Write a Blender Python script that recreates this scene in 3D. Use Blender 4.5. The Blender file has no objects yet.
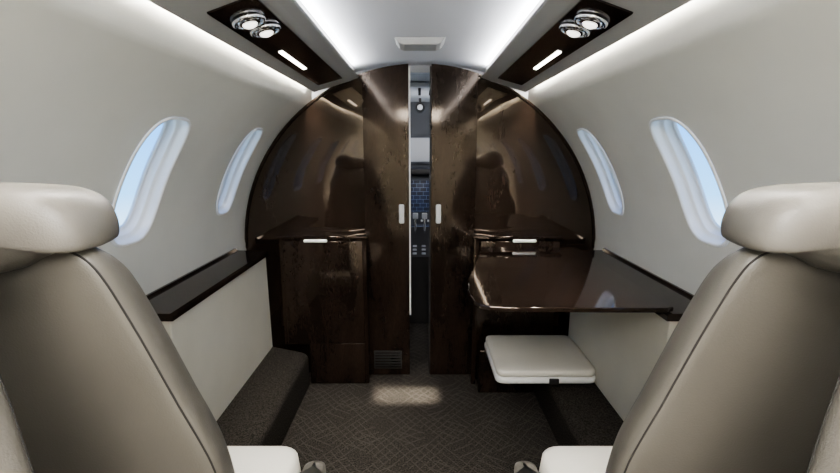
import bpy, bmesh, math
from mathutils import Vector, Matrix
C = bpy.context.scene.collection
R = 0.797; CZ = 0.61
try:
    bpy.context.scene.view_settings.look = 'AgX - Medium High Contrast'
except Exception:
    pass

# ------------------------------------------------------------------ materials
def new_mat(name):
    m = bpy.data.materials.new(name); m.use_nodes = True
    nt = m.node_tree; b = nt.nodes['Principled BSDF']
    return m, nt, b
def noise_mix(nt, c1, c2, scale, coords='Object', vec_scale=(1,1,1), detail=4, lo=.35, hi=.65, distortion=0):
    tc = nt.nodes.new('ShaderNodeTexCoord'); mp = nt.nodes.new('ShaderNodeMapping')
    mp.inputs['Scale'].default_value = vec_scale
    nz = nt.nodes.new('ShaderNodeTexNoise'); nz.inputs['Scale'].default_value = scale
    nz.inputs['Detail'].default_value = detail; nz.inputs['Distortion'].default_value = distortion
    rp = nt.nodes.new('ShaderNodeValToRGB')
    rp.color_ramp.elements[0].position = lo; rp.color_ramp.elements[1].position = hi
    rp.color_ramp.elements[0].color = (*c1,1); rp.color_ramp.elements[1].color = (*c2,1)
    nt.links.new(tc.outputs[coords], mp.inputs[0]); nt.links.new(mp.outputs[0], nz.inputs['Vector'])
    nt.links.new(nz.outputs['Fac'], rp.inputs[0])
    return rp, nz, tc
def plain(name, c, rough=.5, metal=0, coat=0, bump=0, bscale=300, var=.06, emis=0, ecol=None):
    m, nt, b = new_mat(name)
    rp, nz, tc = noise_mix(nt, tuple(x*(1-var) for x in c), tuple(min(1,x*(1+var)) for x in c), 6)
    nt.links.new(rp.outputs[0], b.inputs['Base Color'])
    b.inputs['Roughness'].default_value = rough; b.inputs['Metallic'].default_value = metal
    b.inputs['Coat Weight'].default_value = coat
    if bump:
        n2 = nt.nodes.new('ShaderNodeTexNoise'); n2.inputs['Scale'].default_value = bscale
        nt.links.new(tc.outputs['Object'], n2.inputs['Vector'])
        bp = nt.nodes.new('ShaderNodeBump'); bp.inputs['Strength'].default_value = bump; bp.inputs['Distance'].default_value = .001
        nt.links.new(n2.outputs['Fac'], bp.inputs['Height']); nt.links.new(bp.outputs[0], b.inputs['Normal'])
    if emis:
        b.inputs['Emission Color'].default_value = (*(ecol or c),1); b.inputs['Emission Strength'].default_value = emis
    return m
def wood(name, c1, c2, rough=.13, vs=(5,5,1.3), spec=.4, wave=0):
    m, nt, b = new_mat(name)
    rp, nz, tc = noise_mix(nt, c1, c2, 2.2, vec_scale=vs, detail=5, lo=.28, hi=.74, distortion=.4)
    mp2 = nt.nodes.new('ShaderNodeMapping'); mp2.inputs['Scale'].default_value = tuple(v*1.6 for v in vs)
    n2 = nt.nodes.new('ShaderNodeTexNoise'); n2.inputs['Scale'].default_value = 22; n2.inputs['Detail'].default_value = 5
    nt.links.new(tc.outputs['Object'], mp2.inputs[0]); nt.links.new(mp2.outputs[0], n2.inputs['Vector'])
    r2 = nt.nodes.new('ShaderNodeValToRGB'); r2.color_ramp.elements[0].position=.3; r2.color_ramp.elements[1].position=.7
    r2.color_ramp.elements[0].color=(.55,.55,.55,1); r2.color_ramp.elements[1].color=(1,1,1,1)
    nt.links.new(n2.outputs['Fac'], r2.inputs[0])
    mx = nt.nodes.new('ShaderNodeMix'); mx.data_type='RGBA'; mx.blend_type='MULTIPLY'; mx.inputs[0].default_value=.8
    nt.links.new(rp.outputs[0], mx.inputs[6]); nt.links.new(r2.outputs[0], mx.inputs[7])
    nt.links.new(mx.outputs[2], b.inputs['Base Color'])
    b.inputs['Roughness'].default_value = rough
    b.inputs['Specular IOR Level'].default_value = spec
    b.inputs['Specular Tint'].default_value = (1,.84,.70,1)
    if wave:
        n3 = nt.nodes.new('ShaderNodeTexNoise'); n3.inputs['Scale'].default_value = 7; n3.inputs['Detail'].default_value = 1
        nt.links.new(tc.outputs['Object'], n3.inputs['Vector'])
        bp = nt.nodes.new('ShaderNodeBump'); bp.inputs['Strength'].default_value = wave; bp.inputs['Distance'].default_value = .01
        nt.links.new(n3.outputs['Fac'], bp.inputs['Height']); nt.links.new(bp.outputs[0], b.inputs['Normal'])
    return m
def emit(name, c, s):
    m, nt, b = new_mat(name)
    b.inputs['Base Color'].default_value=(*c,1)
    b.inputs['Emission Color'].default_value = (*c,1); b.inputs['Emission Strength'].default_value = s
    return m

M_wall = plain('wall_lining', (.78,.77,.71), .75, bump=.15, bscale=500, var=.02)
M_ceil = plain('ceiling_lining', (.77,.78,.81), .6, var=.01)
M_trim = plain('grey_trim', (.50,.50,.49), .45, var=.02)
M_frame = plain('window_plastic', (.95,.945,.92), .35, var=.01)
M_wood = wood('dark_burl_wood', (.010,.0065,.0048), (.038,.024,.017), .045, spec=.85, wave=.12)
M_wood2 = wood('dark_burl_wood_door', (.010,.0065,.005), (.030,.019,.014), .08, spec=.42, wave=.06)
M_table = wood('table_veneer', (.011,.007,.005), (.030,.019,.014), rough=.06, vs=(1.5,5,5), spec=.40)
M_cream = plain('cream_upholstery', (.68,.645,.55), .65, bump=.2, var=.03)
M_creaml = plain('cream_leather', (.74,.70,.61), .45, bump=.25, var=.03)
M_taupe = plain('taupe_leather', (.118,.107,.089), .40, bump=.3, bscale=450, var=.05)
M_taupe2 = plain('taupe_leather_headrest', (.150,.137,.117), .40, bump=.3, bscale=450, var=.05)
M_seam = plain('dark_thread', (.022,.019,.016), .8)
M_white = plain('white_enamel', (.85,.84,.80), .25, var=.01)
M_pale_grey = plain('pale_grey', (.38,.39,.41), .4, var=.02)
M_chrome = plain('chrome', (.8,.8,.82), .12, metal=1, var=.02)
M_black = plain('black_gloss', (.012,.007,.005), .10, coat=.2)
M_blackm = plain('black_matte', (.02,.018,.017), .6)
M_cock = plain('cockpit_grey', (.05,.055,.065), .5)
M_cock2 = plain('cockpit_light_grey', (.60,.61,.63), .5)
M_lens = emit('lens_glass', (.9,.85,.78), 2.5)
M_strip = emit('strip_lamp', (1,.97,.9), 12)
M_cove = emit('cove_lamp', (1,.965,.91), 115)

# carpet
def carpet(name, base, line, lines=True):
    m, nt, b = new_mat(name)
    N = nt.nodes.new; L = nt.links.new
    rp, nz, tc = noise_mix(nt, tuple(x*.45 for x in base), tuple(x*1.7 for x in base), 200, detail=3)
    out = rp.outputs[0]
    if lines:
        sep = N('ShaderNodeSeparateXYZ'); L(tc.outputs['Object'], sep.inputs[0])
        def math_(op, a, bb=None, c=None):
            n = N('ShaderNodeMath'); n.operation = op
            for i,v in enumerate((a,bb,c)):
                if v is None: continue
                if isinstance(v,(int,float)): n.inputs[i].default_value = v
                else: L(v, n.inputs[i])
            return n.outputs[0]
        tot = None
        for k,(ang,fr,pf,th,ph) in enumerate(((38,36,2.6,.30,0),(-38,36,2.3,.30,.3),(60,26,3.1,.72,.1),(-60,26,3.4,.72,.6))):
            a = math.radians(ang)
            u = math_('ADD', math_('MULTIPLY', sep.outputs[0], math.cos(a)*fr), math_('MULTIPLY', sep.outputs[1], math.sin(a)*fr))
            w = math_('ADD', math_('MULTIPLY', sep.outputs[0], -math.sin(a)*pf), math_('MULTIPLY', sep.outputs[1], math.cos(a)*pf))
            w = math_('ADD', w, math_('MULTIPLY', math_('FLOOR', math_('MULTIPLY', u, .34)), .37+ph*.3))
            d = math_('ABSOLUTE', math_('SUBTRACT', math_('FRACT', u), .5))
            ln = math_('LESS_THAN', d, .065)
            mask = math_('GREATER_THAN', math_('FRACT', w), th)
            v = math_('MULTIPLY', ln, mask)
            tot = v if tot is None else math_('MAXIMUM', tot, v)
        f = math_('MULTIPLY', tot, .28)
        mx = N('ShaderNodeMix'); mx.data_type='RGBA'; L(f, mx.inputs[0]); L(out, mx.inputs[6]); mx.inputs[7].default_value = (*line,1)
        out = mx.outputs[2]
    L(out, b.inputs['Base Color']); b.inputs['Roughness'].default_value = .95
    b.inputs['Specular IOR Level'].default_value = .1
    n2 = N('ShaderNodeTexNoise'); n2.inputs['Scale'].default_value = 400; L(tc.outputs['Object'], n2.inputs['Vector'])
    bp = N('ShaderNodeBump'); bp.inputs['Strength'].default_value=.6; bp.inputs['Distance'].default_value=.003
    L(n2.outputs['Fac'], bp.inputs['Height']); L(bp.outputs[0], b.inputs['Normal'])
    return m
M_carpet = carpet('patterned_carpet', (.038,.033,.028), (.13,.113,.097))
M_carpet2 = carpet('plain_carpet', (.036,.031,.026), (.1,.1,.1), False)

# glass
M_glass = bpy.data.materials.new('pane_glass'); M_glass.use_nodes=True
nt = M_glass.node_tree; nt.nodes.clear()
o = nt.nodes.new('ShaderNodeOutputMaterial'); tr = nt.nodes.new('ShaderNodeBsdfTransparent'); gl = nt.nodes.new('ShaderNodeBsdfGlossy')
gl.inputs['Roughness'].default_value=.02; mxs = nt.nodes.new('ShaderNodeMixShader'); mxs.inputs[0].default_value=.02
tr.inputs[0].default_value=(.95,.98,1,1)
nt.links.new(tr.outputs[0], mxs.inputs[1]); nt.links.new(gl.outputs[0], mxs.inputs[2]); nt.links.new(mxs.outputs[0], o.inputs[0])

# ------------------------------------------------------------------ helpers
def finish(ob, parent=None, **kw):
    C.objects.link(ob)
    if parent is not None: ob.parent = parent
    for k,v in kw.items(): ob[k]=v
    return ob
def mesh(name, vs, fs, mat, smooth=False, parent=None, fix=True, **kw):
    me = bpy.data.meshes.new(name); me.from_pydata([tuple(v) for v in vs], [], fs); me.materials.append(mat)
    if fix:
        bm = bmesh.new(); bm.from_mesh(me); bmesh.ops.recalc_face_normals(bm, faces=bm.faces); bm.to_mesh(me); bm.free()
    if smooth:
        for p in me.polygons: p.use_smooth=True
    return finish(bpy.data.objects.new(name, me), parent, **kw)
def empty(name, loc=(0,0,0), **kw):
    ob = bpy.data.objects.new(name, None); ob.empty_display_size=.05; ob.location = loc
    return finish(ob, None, **kw)
def bm_obj(name, bm, mat, smooth=True, parent=None, **kw):
    me = bpy.data.meshes.new(name); bm.to_mesh(me); bm.free(); me.materials.append(mat)
    if smooth:
        for p in me.polygons: p.use_smooth=True
        try: me.set_sharp_from_angle(angle=math.radians(40))
        except Exception: pass
    return finish(bpy.data.objects.new(name, me), parent, **kw)
def add_box(bm, x0,x1,y0,y1,z0,z1, bev=0, seg=3):
    r = bmesh.ops.create_cube(bm, size=1)
    for v in r['verts']:
        v.co = Vector(((x0+x1)/2+v.co.x*(x1-x0), (y0+y1)/2+v.co.y*(y1-y0), (z0+z1)/2+v.co.z*(z1-z0)))
    if bev:
        es = list({e for v in r['verts'] for e in v.link_edges})
        bmesh.ops.bevel(bm, geom=es, offset=bev, segments=seg, profile=.5, affect='EDGES')
def box(name, x0,x1,y0,y1,z0,z1, mat, bev=.002, seg=3, parent=None, **kw):
    bm = bmesh.new(); add_box(bm,min(x0,x1),max(x0,x1),y0,y1,z0,z1,bev,seg)
    return bm_obj(name,bm,mat,True,parent,**kw)
def prism(name, pts, mapf, d0, d1, mat, bev=0, parent=None, smooth=True, **kw):
    bm = bmesh.new()
    a = [bm.verts.new(mapf(u,v,d0)) for u,v in pts]; b = [bm.verts.new(mapf(u,v,d1)) for u,v in pts]
    n=len(pts)
    f1=bm.faces.new(a); f2=bm.faces.new(b[::-1])
    for i in range(n): bm.faces.new((a[i],b[i],b[(i+1)%n],a[(i+1)%n]))
    bmesh.ops.recalc_face_normals(bm, faces=bm.faces)
    if bev:
        es=[e for e in bm.edges if e in set(f1.edges)|set(f2.edges)]
        bmesh.ops.bevel(bm, geom=es, offset=bev, segments=2, profile=.5, affect='EDGES')
    return bm_obj(name,bm,mat,smooth,parent,**kw)
def tube(name, pts, r, mat, closed=False, parent=None, n=6, **kw):
    vs=[];fs=[];m=len(pts)
    for i,p in enumerate(pts):
        p=Vector(p); a=Vector(pts[(i-1)%m] if closed or i>0 else pts[0]); b=Vector(pts[(i+1)%m] if closed or i<m-1 else pts[-1])
        t=(b-a).normalized(); s=t.cross(Vector((0.13,1,.07))).normalized(); u=t.cross(s)
        for k in range(n):
            an=2*math.pi*k/n; vs.append(p+r*(math.cos(an)*s+math.sin(an)*u))
    for i in range(m if closed else m-1):
        j=(i+1)%m
        for k in range(n):
            l=(k+1)%n; fs.append((i*n+k,i*n+l,j*n+l,j*n+k))
    return mesh(name,vs,fs,mat,True,parent,**kw)
def catmull(pts, sub=5):
    out=[];n=len(pts)
    for i in range(n):
        p0,p1,p2,p3=[Vector(pts[(i+k)%n]) for k in (-1,0,1,2)]
        for s in range(sub):
            t=s/sub
            out.append(.5*((2*p1)+(-p0+p2)*t+(2*p0-5*p1+4*p2-p3)*t*t+(-p0+3*p1-3*p2+p3)*t**3))
    return out
def loft(name, loops, mat, parent=None, closed_ends=True, smooth=True, **kw):
    vs=[];fs=[];n=len(loops[0])
    for l in loops: vs+=list(l)
    for i in range(len(loops)-1):
        for k in range(n):
            j=(k+1)%n; fs.append((i*n+k,i*n+j,(i+1)*n+j,(i+1)*n+k))
    if closed_ends:
        fs.append(tuple(range(n))); fs.append(tuple((len(loops)-1)*n+k for k in range(n)))
    return mesh(name,vs,fs,mat,smooth,parent,**kw)

# ------------------------------------------------------------------ room shell
Y0,Y1,DY=-1.5,2.1,.025
NY=int(round((Y1-Y0)/DY)); A0,DA=-6.0,1.5; NA=39
HA=math.degrees(.186/R)
WIN=[(1.175,.104),(1.75,.086),(.575,.100),(-.025,.100),(-.625,.100),(-1.2,.100)]
WCA=27.0
def cyl(side,y,a,d=0):
    a=math.radians(a); return (side*(R+d)*math.cos(a), y, CZ+(R+d)*math.sin(a))
def sup(phi,n=3.4):
    c,s=math.cos(phi),math.sin(phi); t=(abs(c)**n+abs(s)**n)**(-1/n); return c*t,s*t
def build_wall(side,name):
    vs=[];fs=[];idx={}
    def V(i,j):
        if (i,j) not in idx:
            idx[(i,j)]=len(vs)
            if j<0:
                p=cyl(side,Y0+i*DY,A0); vs.append((p[0],p[1],0.0))
            elif j>NA:
                p=cyl(side,Y0+i*DY,A0+NA*DA); vs.append((p[0],p[1],1.345))
            else: vs.append(cyl(side,Y0+i*DY,A0+j*DA))
        return idx[(i,j)]
    hole=set(); wins=[]
    for wy,hy in WIN:
        ic=int(round((wy-Y0)/DY)); jc=int(round((WCA-A0)/DA)); wins.append((ic,jc,hy))
        for i in range(ic-5,ic+5):
            for j in range(jc-10,jc+10): hole.add((i,j))
    for i in range(NY):
        for j in range(-1,NA+1):
            if (i,j) in hole: continue
            fs.append((V(i,j),V(i+1,j),V(i+1,j+1),V(i,j+1)))
    for ic,jc,hy in wins:
        bd=[(ic-5+k,jc-10) for k in range(10)]+[(ic+5,jc-10+k) for k in range(20)]+[(ic+5-k,jc+10) for k in range(10)]+[(ic-5,jc+10-k) for k in range(20)]
        rings=[[V(i,j) for i,j in bd]]
        for t in (.34,.67,1.0):
            rr=[]
            for i,j in bd:
                du,dv=(i-ic)/5,(j-jc)/10
                su,sv=sup(math.atan2(dv,du))
                y=(i*DY+Y0)*(1-t)+t*(ic*DY+Y0+su*hy); a=(A0+j*DA)*(1-t)+t*(A0+jc*DA+sv*HA)
                rr.append(len(vs)); vs.append(cyl(side,y,a))
            rings.append(rr)
        for r in range(3):
            for k in range(60):
                l=(k+1)%60; fs.append((rings[r][k],rings[r][l],rings[r+1][l],rings[r+1][k]))
    return mesh(name,vs,fs,M_wall,True,None,fix=False,kind='structure')
build_wall(-1,'wall_left'); build_wall(1,'wall_right')
wn=0
for side in (-1,1):
    for wy,hy in WIN:
        wn+=1
        loops=[]
        for (ins,sa,d) in ((-.001,1.005,-.0005),(0,1.0,-.003),(.004,.985,-.0045),(.009,.965,-.003),(.011,.957,.002),(.013,.948,.012),(.019,.925,.020),(.025,.90,.022),(.0265,.893,.026),(.030,.878,.036),(.037,.85,.040),(.039,.84,.040),(.041,.832,.048)):
            loops.append([cyl(side,wy+sup(2*math.pi*k/60)[0]*(hy-ins), WCA+sup(2*math.pi*k/60)[1]*HA*sa, d) for k in range(60)])
        w=loft('window_%d'%wn,loops,M_frame,None,False,kind='structure')
        g=[cyl(side,wy+sup(2*math.pi*k/60)[0]*(hy-.039), WCA+sup(2*math.pi*k/60)[1]*HA*.84, .043) for k in range(60)]
        g.append(cyl(side,wy,WCA,.043))
        mesh('window_pane',g,[(k,(k+1)%60,60) for k in range(60)],M_glass,True,w)

def extr(name, prof, y0, y1, mat, closed=False, smooth=False, parent=None, **kw):
    n=len(prof); vs=[(x,y0,z) for x,z in prof]+[(x,y1,z) for x,z in prof]
    fs=[(i,i+1,n+i+1,n+i) for i in range(n-1)]
    if closed: fs+=[(n-1,0,n,2*n-1),tuple(range(n)),tuple(range(n,2*n))]
    return mesh(name,vs,fs,mat,smooth,parent,fix=closed,**kw)
half=[(-.487,1.345),(-.45,1.352),(-.30,1.380),(-.27,1.390),(-.20,1.402),(-.10,1.412),(0,1.415)]
prof=half+[(-x,z) for x,z in half[:-1][::-1]]
extr('ceiling',prof,Y0,2.12,M_ceil,smooth=True,kind='structure')
box('floor',-.80,.80,Y0,3.4,-.03,0,M_carpet,0,kind='structure')
box('wall_back',-.82,.82,Y0-.04,Y0,0,1.45,M_cream,0,kind='structure')
bm=bmesh.new()
add_box(bm,-.85,-.215,2.10,2.14,0,1.45); add_box(bm,.215,.85,2.10,2.14,0,1.45); add_box(bm,-.215,.215,2.10,2.14,1.385,1.45)
bm_obj('wall_front',bm,M_ceil,False,kind='structure')

# ------------------------------------------------------------------ closets
def arch(x,r=.795): return CZ+math.sqrt(max(0,r*r-x*x))
for side in (-1,1):
    cl=empty('closet',(side*.5,2.05,0),label='tall arched closet front of glossy dark burl wood',category='closet',group='arched closet fronts')
    def loc(u,v,d,side=side): return (side*u-side*.5,d-2.05,v)
    pts=[(.225,0),(.785,0),(.790,CZ)]
    for k in range(1,25):
        a=math.radians(k*73.4/24); x=.7955*math.cos(a)
        pts.append((x,CZ+.7955*math.sin(a)))
    pts[-1]=(.225,arch(.225))
    prism('body',pts,loc,2.0,2.098,M_wood,0,cl,smooth=False)
    rim=[((.5*0+ (.786*math.cos(math.radians(a))))*side-side*.5, 1.9975-2.05, CZ+.786*math.sin(math.radians(a))) for a in [x*73/40 for x in range(0,41)]]
    tube('arch_moulding',rim,.005,M_wood2,False,cl,8)
    cb=empty('cabinet',(side*.42,1.94,0),label='low dark burl wood cabinet with white pull',category='cabinet',group='low cabinets')
    ox=side*.42
    pl=[(.232,0),(.496,0),(.496,.19),(.605,.19),(.605,.672),(.232,.672)]
    if side<0:
        prism('body',pl,lambda u,v,d: (-u-ox,d-1.94,v),1.893,1.999,M_wood2,.0,cb,smooth=False)
        dr=box('door',-.588-ox,-.246-ox,1.884-1.94,1.8925-1.94,.20,.664,M_wood2,.003,parent=cb)
        box('kick_panel',-.490-ox,-.246-ox,1.884-1.94,1.8925-1.94,.012,.198,M_wood2,.001,parent=cb)
    else:
        prism('body',pl,lambda u,v,d: (u-ox,d-1.94,v),1.93,1.999,M_wood2,0,cb,smooth=False)
        box('side_panel',.232-ox,.252-ox,1.887-1.94,1.931-1.94,0,.672,M_wood2,.001,parent=cb)
        dr=box('door',.258-ox,.600-ox,1.884-1.94,1.931-1.94,.49,.664,M_wood2,.003,parent=cb)
    box('top_panel',min(side*.226,side*.61)-ox,max(side*.226,side*.61)-ox,1.878-1.94,1.999-1.94,.673,.686,M_table,.003,parent=cb)
    box('handle',side*.445-.05-ox,side*.445+.05-ox,1.872-1.94,1.8845-1.94,.660,.673,M_white,.004,parent=dr,label='white rounded pull')

# ------------------------------------------------------------------ sliding doors
for n,side in ((1,-1),(2,1)):
    pts=[(.048,.004),(.243,.004)]
    for k in range(9):
        x=.243-(.195)*k/8; pts.append((x,arch(x,.790)))
    d=prism('door_%d'%n,pts,lambda u,v,dd: (side*u,dd,v),1.968,1.996,M_wood2,.002,None,smooth=False,kind='structure',label='sliding dark wood pocket door to the cockpit')
    box('edge_strip',side*.0445-.0035,side*.0445+.0035,1.969,1.995,.30 if side<0 else .01,1.39,M_white if side<0 else M_blackm,.001,parent=d)
    box('handle',side*.081-.012,side*.081+.012,1.956,1.9685,.728,.813,M_white,.006,4,parent=d,label='white vertical pull')
    if side<0:
        v=box('vent',-.215,-.085,1.966,1.9685,.035,.125,M_blackm,.001,parent=d)
        for k in range(6):
            box('vent_slat',-.210,-.090,1.9660,1.9672,.041+k*.014,.047+k*.014,M_wood2,.0005,parent=v)

# ------------------------------------------------------------------ side ledges
for side in (-1,1):
    e=empty('side_ledge',(side*.72,1.5,0),label='long wall ledge with dark wood top and cream upholstered panel',category='ledge',group='side ledges')
    ox=side*.72
    def L(u,v,d): return (side*u-ox,d-1.5,v)
    prism('countertop',[(.648,.618),(.650,.603),(.790,.603),(.792,.634),(.784,.634),(.778,.626),(.655,.624)],L,1.12,1.876 if side<0 else 1.882,M_table,0,e,smooth=False)
    prism('upholstered_panel',[(.657,.186),(.662,.600),(.69,.602),(.69,.186)],L,1.13,1.882,M_cream,.003,e,smooth=False)
    s=prism('carpet_step',[(.50,.001),(.787,.001),(.787,.184),(.655,.184),(.53,.158),(.512,.150),(.502,.138),(.500,.125)],lambda u,v,d: (side*u,d,v),1.13,1.88,M_carpet2,0,None,
        label='low carpeted step running along the cabin wall',category='step',group='carpeted steps')

# ------------------------------------------------------------------ table
t=empty('folding_table',(.4,1.5,.6),label='glossy dark wood fold-out table beside the wall ledge',category='table')
tp=[(.257,1.875),(.225,1.70),(.195,1.566),(.166,1.44),(.150,1.35),(.144,1.29),(.143,1.23),(.148,1.18),(.160,1.150),(.185,1.134),(.24,1.126),(.34,1.122),(.60,1.120),(.648,1.120),(.668,1.13),(.668,1.875)]
prism('tabletop',tp,lambda u,v,d:(u-.4,v-1.5,d-.6),.6265,.640,M_table,.003,t,smooth=False)
box('support_arm',.30-.4,.62-.4,1.72-1.5,1.76-1.5,.606-.6,.626-.6,M_blackm,.002,parent=t)
box('support_arm',.30-.4,.62-.4,1.32-1.5,1.36-1.5,.606-.6,.626-.6,M_blackm,.002,parent=t)

# ------------------------------------------------------------------ jump seat
j=empty('jump_seat',(.47,1.7,0),label='low fold-out seat with off-white padded leather top',category='seat')
def rr(x0,x1,y0,y1,r,n=6):
    o=[]
    for cx,cy,a0 in ((x1-r,y1-r,0),(x0+r,y1-r,90),(x0+r,y0+r,180),(x1-r,y0+r,270)):
        for k in range(n+1):
            a=math.radians(a0+90*k/n); o.append((cx+r*math.cos(a),cy+r*math.sin(a)))
    return o
def slab(name,x0,x1,y0,y1,z0,z1,r,e,mat,parent,off):
    loops=[]
    h=z1-z0
    for ins,z in ((e*3,z0),(e*.3,z0+e*.4),(0,z0+h*.35),(0,z0+h*.6),(e*.3,z1-e*.35),(e,z1-e*.06),(e*3,z1+.002),(e*7,z1+.004)):
        loops.append([Vector((x,y,z))-Vector(off) for x,y in rr(x0+ins,x1-ins,y0+ins,y1-ins,max(r-ins,.004))])
    return loft(name,loops,mat,parent)
slab('seat_cushion',.285,.655,1.53,1.865,.222,.250,.03,.008,M_creaml,j,(.47,1.7,0))
slab('tray',.280,.656,1.525,1.868,.200,.2215,.032,.004,M_white,j,(.47,1.7,0))
box('latch',.475-.47,.510-.47,1.518-1.7,1.528-1.7,.200,.222,M_blackm,.003,parent=j)
box('base',.255-.47,.497-.47,1.81-1.7,1.883-1.7,.001,.199,M_wood2,.004,parent=j,label='dark wood base')

# ------------------------------------------------------------------ overhead consoles
for side in (-1,1):
    O=Vector((side*.36,1.4,1.3))
    oc=empty('overhead_console',tuple(O),label='long grey overhead rail with glossy black service panel',category='overhead panel',group='overhead consoles')
    prism('housing',[(.457,1.292),(.450,1.288),(.30,1.332),(.285,1.338),(.262,1.346),(.258,1.351),(.276,1.353),(.278,1.386),(.30,1.379),(.425,1.356),(.459,1.348)],lambda u,v,d:(side*u-O.x,d-O.y,v-O.z),-1.49,1.995,M_trim,0,oc,smooth=False)
    SL=.044/.15; NL=math.hypot(1,SL)
    def BP(t,y,off):
        x=.450-.150*t; z=1.288+.044*t
        return Vector((side*(x-off*SL/NL),y,z-off/NL))-O
    def slabp(name,t0,t1,y0,y1,o0,o1,mat,parent,skew=.0):
        q=[(t0,y0),(t1,y0+skew),(t1,y1-skew),(t0,y1)]
        vs=[BP(a,b,o0) for a,b in q]+[BP(a,b,o1) for a,b in q]
        return mesh(name,vs,[(0,1,2,3),(7,6,5,4),(0,4,5,1),(1,5,6,2),(2,6,7,3),(3,7,4,0)],mat,False,parent)
    pn=slabp('service_panel',.31,.94,.915,1.86,.0002,.004,M_black,oc,-.01)
    slabp('light_strip',.46,.53,1.28,1.54,.0042,.006,M_strip,oc)
    for yy,tt in ((1.00,.62),(1.08,.67)):
        nrm=Vector((-side*SL/NL,0,-1/NL)).normalized(); ax=Vector((0,1,0)); ay=nrm.cross(ax)
        cen=BP(tt,yy,.004)
        def ring(r,h): return [cen+nrm*h+ax*(r*math.cos(2*math.pi*k/32))+ay*(r*math.sin(2*math.pi*k/32)) for k in range(32)]
        lp=loft('reading_lamp',[ring(.034,0),ring(.0355,.003),ring(.034,.008),ring(.031,.0105),ring(.028,.009),ring(.027,.003)],M_chrome,oc,False)
        loft('lamp_reflector',[ring(.0268,.001),ring(.026,.006),ring(.022,.010),ring(.017,.012),ring(.016,.009)],M_chrome,lp,True)
        loft('lamp_lens',[ring(.0158,.0092),ring(.014,.014),ring(.008,.017)],M_lens,lp,True)
    mesh('cove_light',[(side*.462,-1.48,1.334),(side*.484,-1.48,1.334),(side*.484,1.99,1.334),(side*.462,1.99,1.334),
                       (side*.462,-1.48,1.338),(side*.484,-1.48,1.338),(side*.484,1.99,1.338),(side*.462,1.99,1.338)],
         [(0,1,2,3),(7,6,5,4),(0,4,5,1),(1,5,6,2),(2,6,7,3),(3,7,4,0)],M_cove,False,None,label='long white strip light in the gap above the wall',category='light',group='cove lights')

cf=prism('ceiling_fixture',[(-.085,1.412),(-.07,1.394),(-.055,1.389),(.055,1.389),(.07,1.394),(.085,1.412)],lambda u,v,d:(u,d,v),1.58,1.68,M_trim,.002,None,smooth=False,label='small grey trapezoid fixture on the ceiling near the doors',category='ceiling fixture')

# ------------------------------------------------------------------ chairs
def build_chair(ox,oy):
    ch=empty('club_chair',(ox,oy,0),label='taupe leather cabin chair with stitched back and cream seat',category='chair',group='club chairs')
    half=[(0,.950),(.07,.9495),(.108,.946),(.130,.938),(.143,.925),(.153,.905),(.162,.880),(.180,.824),(.206,.734),(.223,.68),(.235,.63),(.242,.55),(.240,.44),(.224,.34),(.18,.29),(.10,.275)]
    full=half+[(0,.275)]+[(-x,z) for x,z in half[1:][::-1]]
    ol=catmull(full,4); cz=.62
    def mp(x,z,s,y):
        xx=x*s; zz=cz+(z-cz)*s
        return Vector((xx,(.95-zz)*.15+y,zz))
    lay=[(.02,-.047),(.3,-.0468),(.55,-.0463),(.75,-.045),(.88,-.0425),(.94,-.040),(.968,-.0375),(.985,-.034),(.996,-.029),(1,-.022),(.996,-.014),(.982,-.002),(.955,.014),(.92,.030),(.87,.044),(.78,.056),(.4,.062),(.02,.062)]
    loft('backrest',[[mp(x,z,s,y) for x,z in ol] for s,y in lay],M_taupe,ch)
    tube('back_piping',[mp(x,z,.981,-.0350) for x,z in ol],.0013,M_seam,True,ch,6,label='dark stitched seam')
    hh=[(0,1.010),(.08,1.008),(.118,1.001),(.138,.986),(.147,.965),(.148,.948),(.142,.939),(.120,.938),(.098,.932),(.073,.920),(.04,.913)]
    hf=hh+[(0,.911)]+[(-x,z) for x,z in hh[1:][::-1]]
    ho=catmull(hf,4); hz=.962
    def mh(x,z,s,y): return Vector((x*s,y-.006,hz+(z-hz)*s))
    hl=[(.02,-.064),(.4,-.0635),(.7,-.062),(.88,-.057),(.96,-.048),(.99,-.038),(1,-.025),(.995,-.008),(.97,.012),(.93,.03),(.86,.046),(.75,.058),(.4,.066),(.02,.067)]
    loft('headrest',[[mh(x,z,s,y) for x,z in ho] for s,y in hl],M_taupe2,ch)
    slab('seat_cushion',-.222,.222,.07,.475,.215,.345,.06,.018,M_creaml,ch,(0,0,0))
    for s in (-1,1):
        slab('armrest',min(s*.227,s*.283),max(s*.227,s*.283),.09,.44,.150,.326,.024,.010,M_taupe,ch,(0,0,0))
    slab('seat_shell',-.218,.218,.0,.45,.10,.212,.05,.012,M_taupe,ch,(0,0,0))
    slab('base',-.17,.17,.06,.38,.0,.098,.03,.004,M_blackm,ch,(0,0,0))
    return ch
def copy_tree(ob,parent=None):
    n=ob.copy(); C.objects.link(n)
    if parent: n.parent=parent
    for c in list(ob.children): copy_tree(c,n)
    return n
c0=build_chair(-.5,.51)
c1=copy_tree(c0); c1.location=(.5,.51,0)
c2=copy_tree(c0); c2.location=(-.505,.316,0); c2.rotation_euler=(0,0,math.pi)
c3=copy_tree(c0); c3.location=(.505,.316,0); c3.rotation_euler=(0,0,math.pi)

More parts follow.
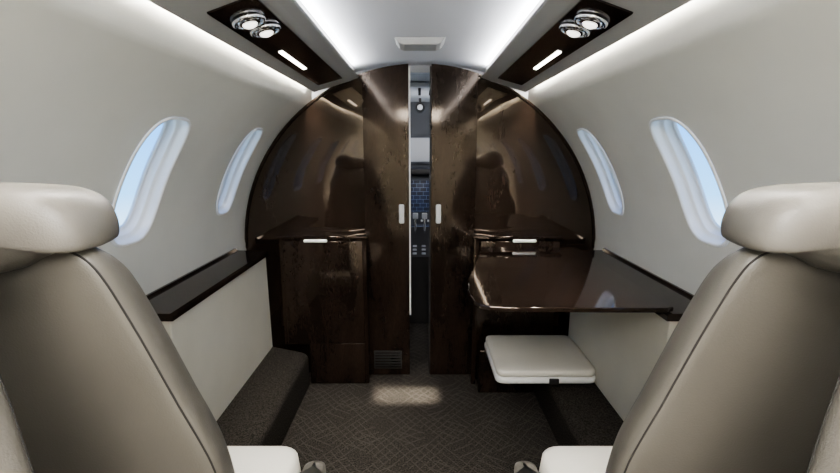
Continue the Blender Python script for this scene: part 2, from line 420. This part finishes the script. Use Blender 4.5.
# ------------------------------------------------------------------ cockpit
pr=[( .78*math.cos(math.radians(a)), CZ+.78*math.sin(math.radians(a))) for a in range(0,181,6)]
pr=[(.78,0)]+pr+[(-.78,0)]
extr('wall_cockpit',pr,2.14,3.35,M_cock2,smooth=False,kind='structure')
bm=bmesh.new()
add_box(bm,-.78,.78,3.35,3.39,0,.93); add_box(bm,-.78,.78,3.35,3.39,1.16,1.45)
for x in (-.78,-.10,.70): add_box(bm,x,x+.05 if x<-.2 else x+.20 if x<0 else x+.024,3.35,3.39,.93,1.16)
bm_obj('wall_windshield',bm,M_cock,False,kind='structure')
ip=empty('instrument_panel',(0,3.15,.0),label='dark instrument panel with glowing blue displays under a glareshield',category='instrument panel')
box('panel_body',-.62,.62,.0,.12,.42,.88,M_cock,.01,parent=ip)
box('glareshield',-.66,.66,-.08,.19,.881,.925,M_blackm,.015,parent=ip)
def screen(name,seed):
    m,nt,b=new_mat(name)
    N=nt.nodes.new; tc=N('ShaderNodeTexCoord'); v=N('ShaderNodeTexBrick'); v.inputs['Scale'].default_value=11
    v.inputs['Color1'].default_value=(.012,.020,.05,1); v.inputs['Color2'].default_value=(.004,.006,.012,1); v.inputs['Mortar'].default_value=(.12,.16,.24,1)
    v.inputs['Mortar Size'].default_value=.014; v.inputs['Row Height'].default_value=.3; v.inputs['Bias'].default_value=.2
    mp=N('ShaderNodeMapping'); mp.inputs['Rotation'].default_value=(math.pi/2,0,0)
    nt.links.new(tc.outputs['Object'],mp.inputs[0]); nt.links.new(mp.outputs[0],v.inputs[0]); nt.links.new(v.outputs[0],b.inputs['Emission Color'])
    b.inputs['Emission Strength'].default_value=1.0; b.inputs['Base Color'].default_value=(.01,.01,.02,1); b.inputs['Roughness'].default_value=.3
    return m
M_scr=screen('display_glow',1)
for x in (-.43,0,.43):
    box('display',x-.15,x+.15,-.006,-.0005,.62,.84,M_scr,.003,parent=ip)
    for k in range(6):
        box('knob',x-.13+k*.045,x-.115+k*.045,-.014,-.0005,.55,.565,M_cock2,.003,parent=ip)
box('display',-.08,.08,-.006,-.0005,.44,.53,M_scr,.003,parent=ip)
sv=empty('pale_windshield_panel',(0,3.3,1.05),label='pale grey panel added for the bright view at the windshield centre',category='windshield panel')  # added panel, its pale grey stands in for the bright windshield view
box('panel',-.085,.085,-.012,0,-.085,.085,M_pale_grey,.008,parent=sv)
box('frame',-.095,.095,.001,.02,-.10,.10,M_cock,.004,parent=sv)
pd=empty('center_pedestal',(0,2.9,0),label='dark cockpit pedestal with throttle levers and switches',category='control pedestal')
prism('body',[(-.28,0),(-.28,.42),(-.12,.46),(.15,.53),(.15,0)],lambda u,v,d:(d,u,v),-.13,.13,M_blackm,.004,pd,smooth=False)
for k in range(3):
    for jx in range(4):
        box('switch',-.10+jx*.055,-.075+jx*.055,-.25+k*.05,-.225+k*.05,.418+k*.0125,.436+k*.0125,M_pale_grey,.003,parent=pd)
for x in (-.03,.03):
    lv=box('throttle_lever',x-.006,x+.006,.04,.055,.50,.62,M_chrome,.003,parent=pd)
    box('lever_grip',x-.018,x+.018,.033,.062,.60,.64,M_pale_grey,.006,parent=lv)
cp=empty('compass',(0,3.1,1.325),label='small round magnetic compass hanging from the cockpit ceiling',category='compass')
box('bracket',-.008,.008,-.01,.02,-.0,.06,M_blackm,.003,parent=cp)
bm=bmesh.new(); bmesh.ops.create_uvsphere(bm,u_segments=20,v_segments=12,radius=.034); bm_obj('case',bm,M_blackm,True,cp)
bm=bmesh.new(); bmesh.ops.create_uvsphere(bm,u_segments=20,v_segments=12,radius=.022,matrix=Matrix.Translation((0,-.016,0))); bm_obj('dial',bm,M_cock2,True,cp)
ov=empty('overhead_switch_panel',(0,2.55,1.372),label='grey overhead switch panel on the cockpit ceiling',category='switch panel')
box('panel_body',-.12,.12,-.18,.18,-.012,.012,M_cock2,.006,parent=ov)
for k in range(5):
    for q in range(3): box('switch',-.07+q*.06,-.055+q*.06,-.14+k*.06,-.125+k*.06,-.020,-.0115,M_blackm,.002,parent=ov)

# ------------------------------------------------------------------ lights
def area(name,loc,rot,sx,sy,p,col=(1,1,1),spread=180):
    l=bpy.data.lights.new(name,'AREA'); l.shape='RECTANGLE'; l.size=sx; l.size_y=sy; l.energy=p; l.color=col; l.spread=math.radians(spread)
    o=bpy.data.objects.new(name,l); o.location=loc; o.rotation_euler=rot; C.objects.link(o); return o
area('floor_patch_light',(-.06,1.62,1.37),(math.radians(7.2),0,0),.26,.12,.5,(1,.95,.85),4)  # added narrow beam standing in for the sun patch on the floor
area('aft_fill_light',(0,-.6,1.38),(0,0,0),.4,1.2,50,(1,.98,.94))  # added fill behind the camera, brightens the whole cabin
for s in (-1,1):
    area('ceiling_fill_lamp',(s*.269,.25,1.356),(math.pi,0,0),.010,3.4,8.5,(.96,.97,1))  # added hidden uplight, lifts the brightness of the ceiling
for s in (-1,1):
    area('cockpit_fill_light',(s*.45,2.5,1.1),(math.radians(125),0,0),.25,.25,4.0,(1,.98,.97))  # added fill pair that brightens the cockpit seen through the door gap

w=bpy.data.worlds.new('world'); bpy.context.scene.world=w; w.use_nodes=True; nt=w.node_tree
bg=nt.nodes['Background']; tc=nt.nodes.new('ShaderNodeTexCoord'); sp=nt.nodes.new('ShaderNodeSeparateXYZ'); mr=nt.nodes.new('ShaderNodeMapRange')
mr.inputs['From Min'].default_value=-1; rp=nt.nodes.new('ShaderNodeValToRGB')
nt.links.new(tc.outputs['Generated'],sp.inputs[0]); nt.links.new(sp.outputs[2],mr.inputs[0]); nt.links.new(mr.outputs[0],rp.inputs[0]); nt.links.new(rp.outputs[0],bg.inputs[0])
cr=rp.color_ramp; cr.elements[0].position=.34; cr.elements[0].color=(.45,.72,1.0,1); cr.elements[1].position=1; cr.elements[1].color=(.10,.28,.8,1)
for p,c in ((.42,(.62,.83,1.0,1)),(.46,(.24,.58,1.0,1)),(.54,(.10,.41,1.0,1))):
    e=cr.elements.new(p); e.color=c
bg.inputs[1].default_value=2.8

cam=bpy.data.cameras.new('camera'); cam.sensor_width=36; cam.lens=36*450/840; cam.clip_start=.01
co=bpy.data.objects.new('camera',cam); co.location=(0,0,1.044); co.rotation_euler=(math.radians(90-10.8),0,0); C.objects.link(co)
bpy.context.scene.camera=co
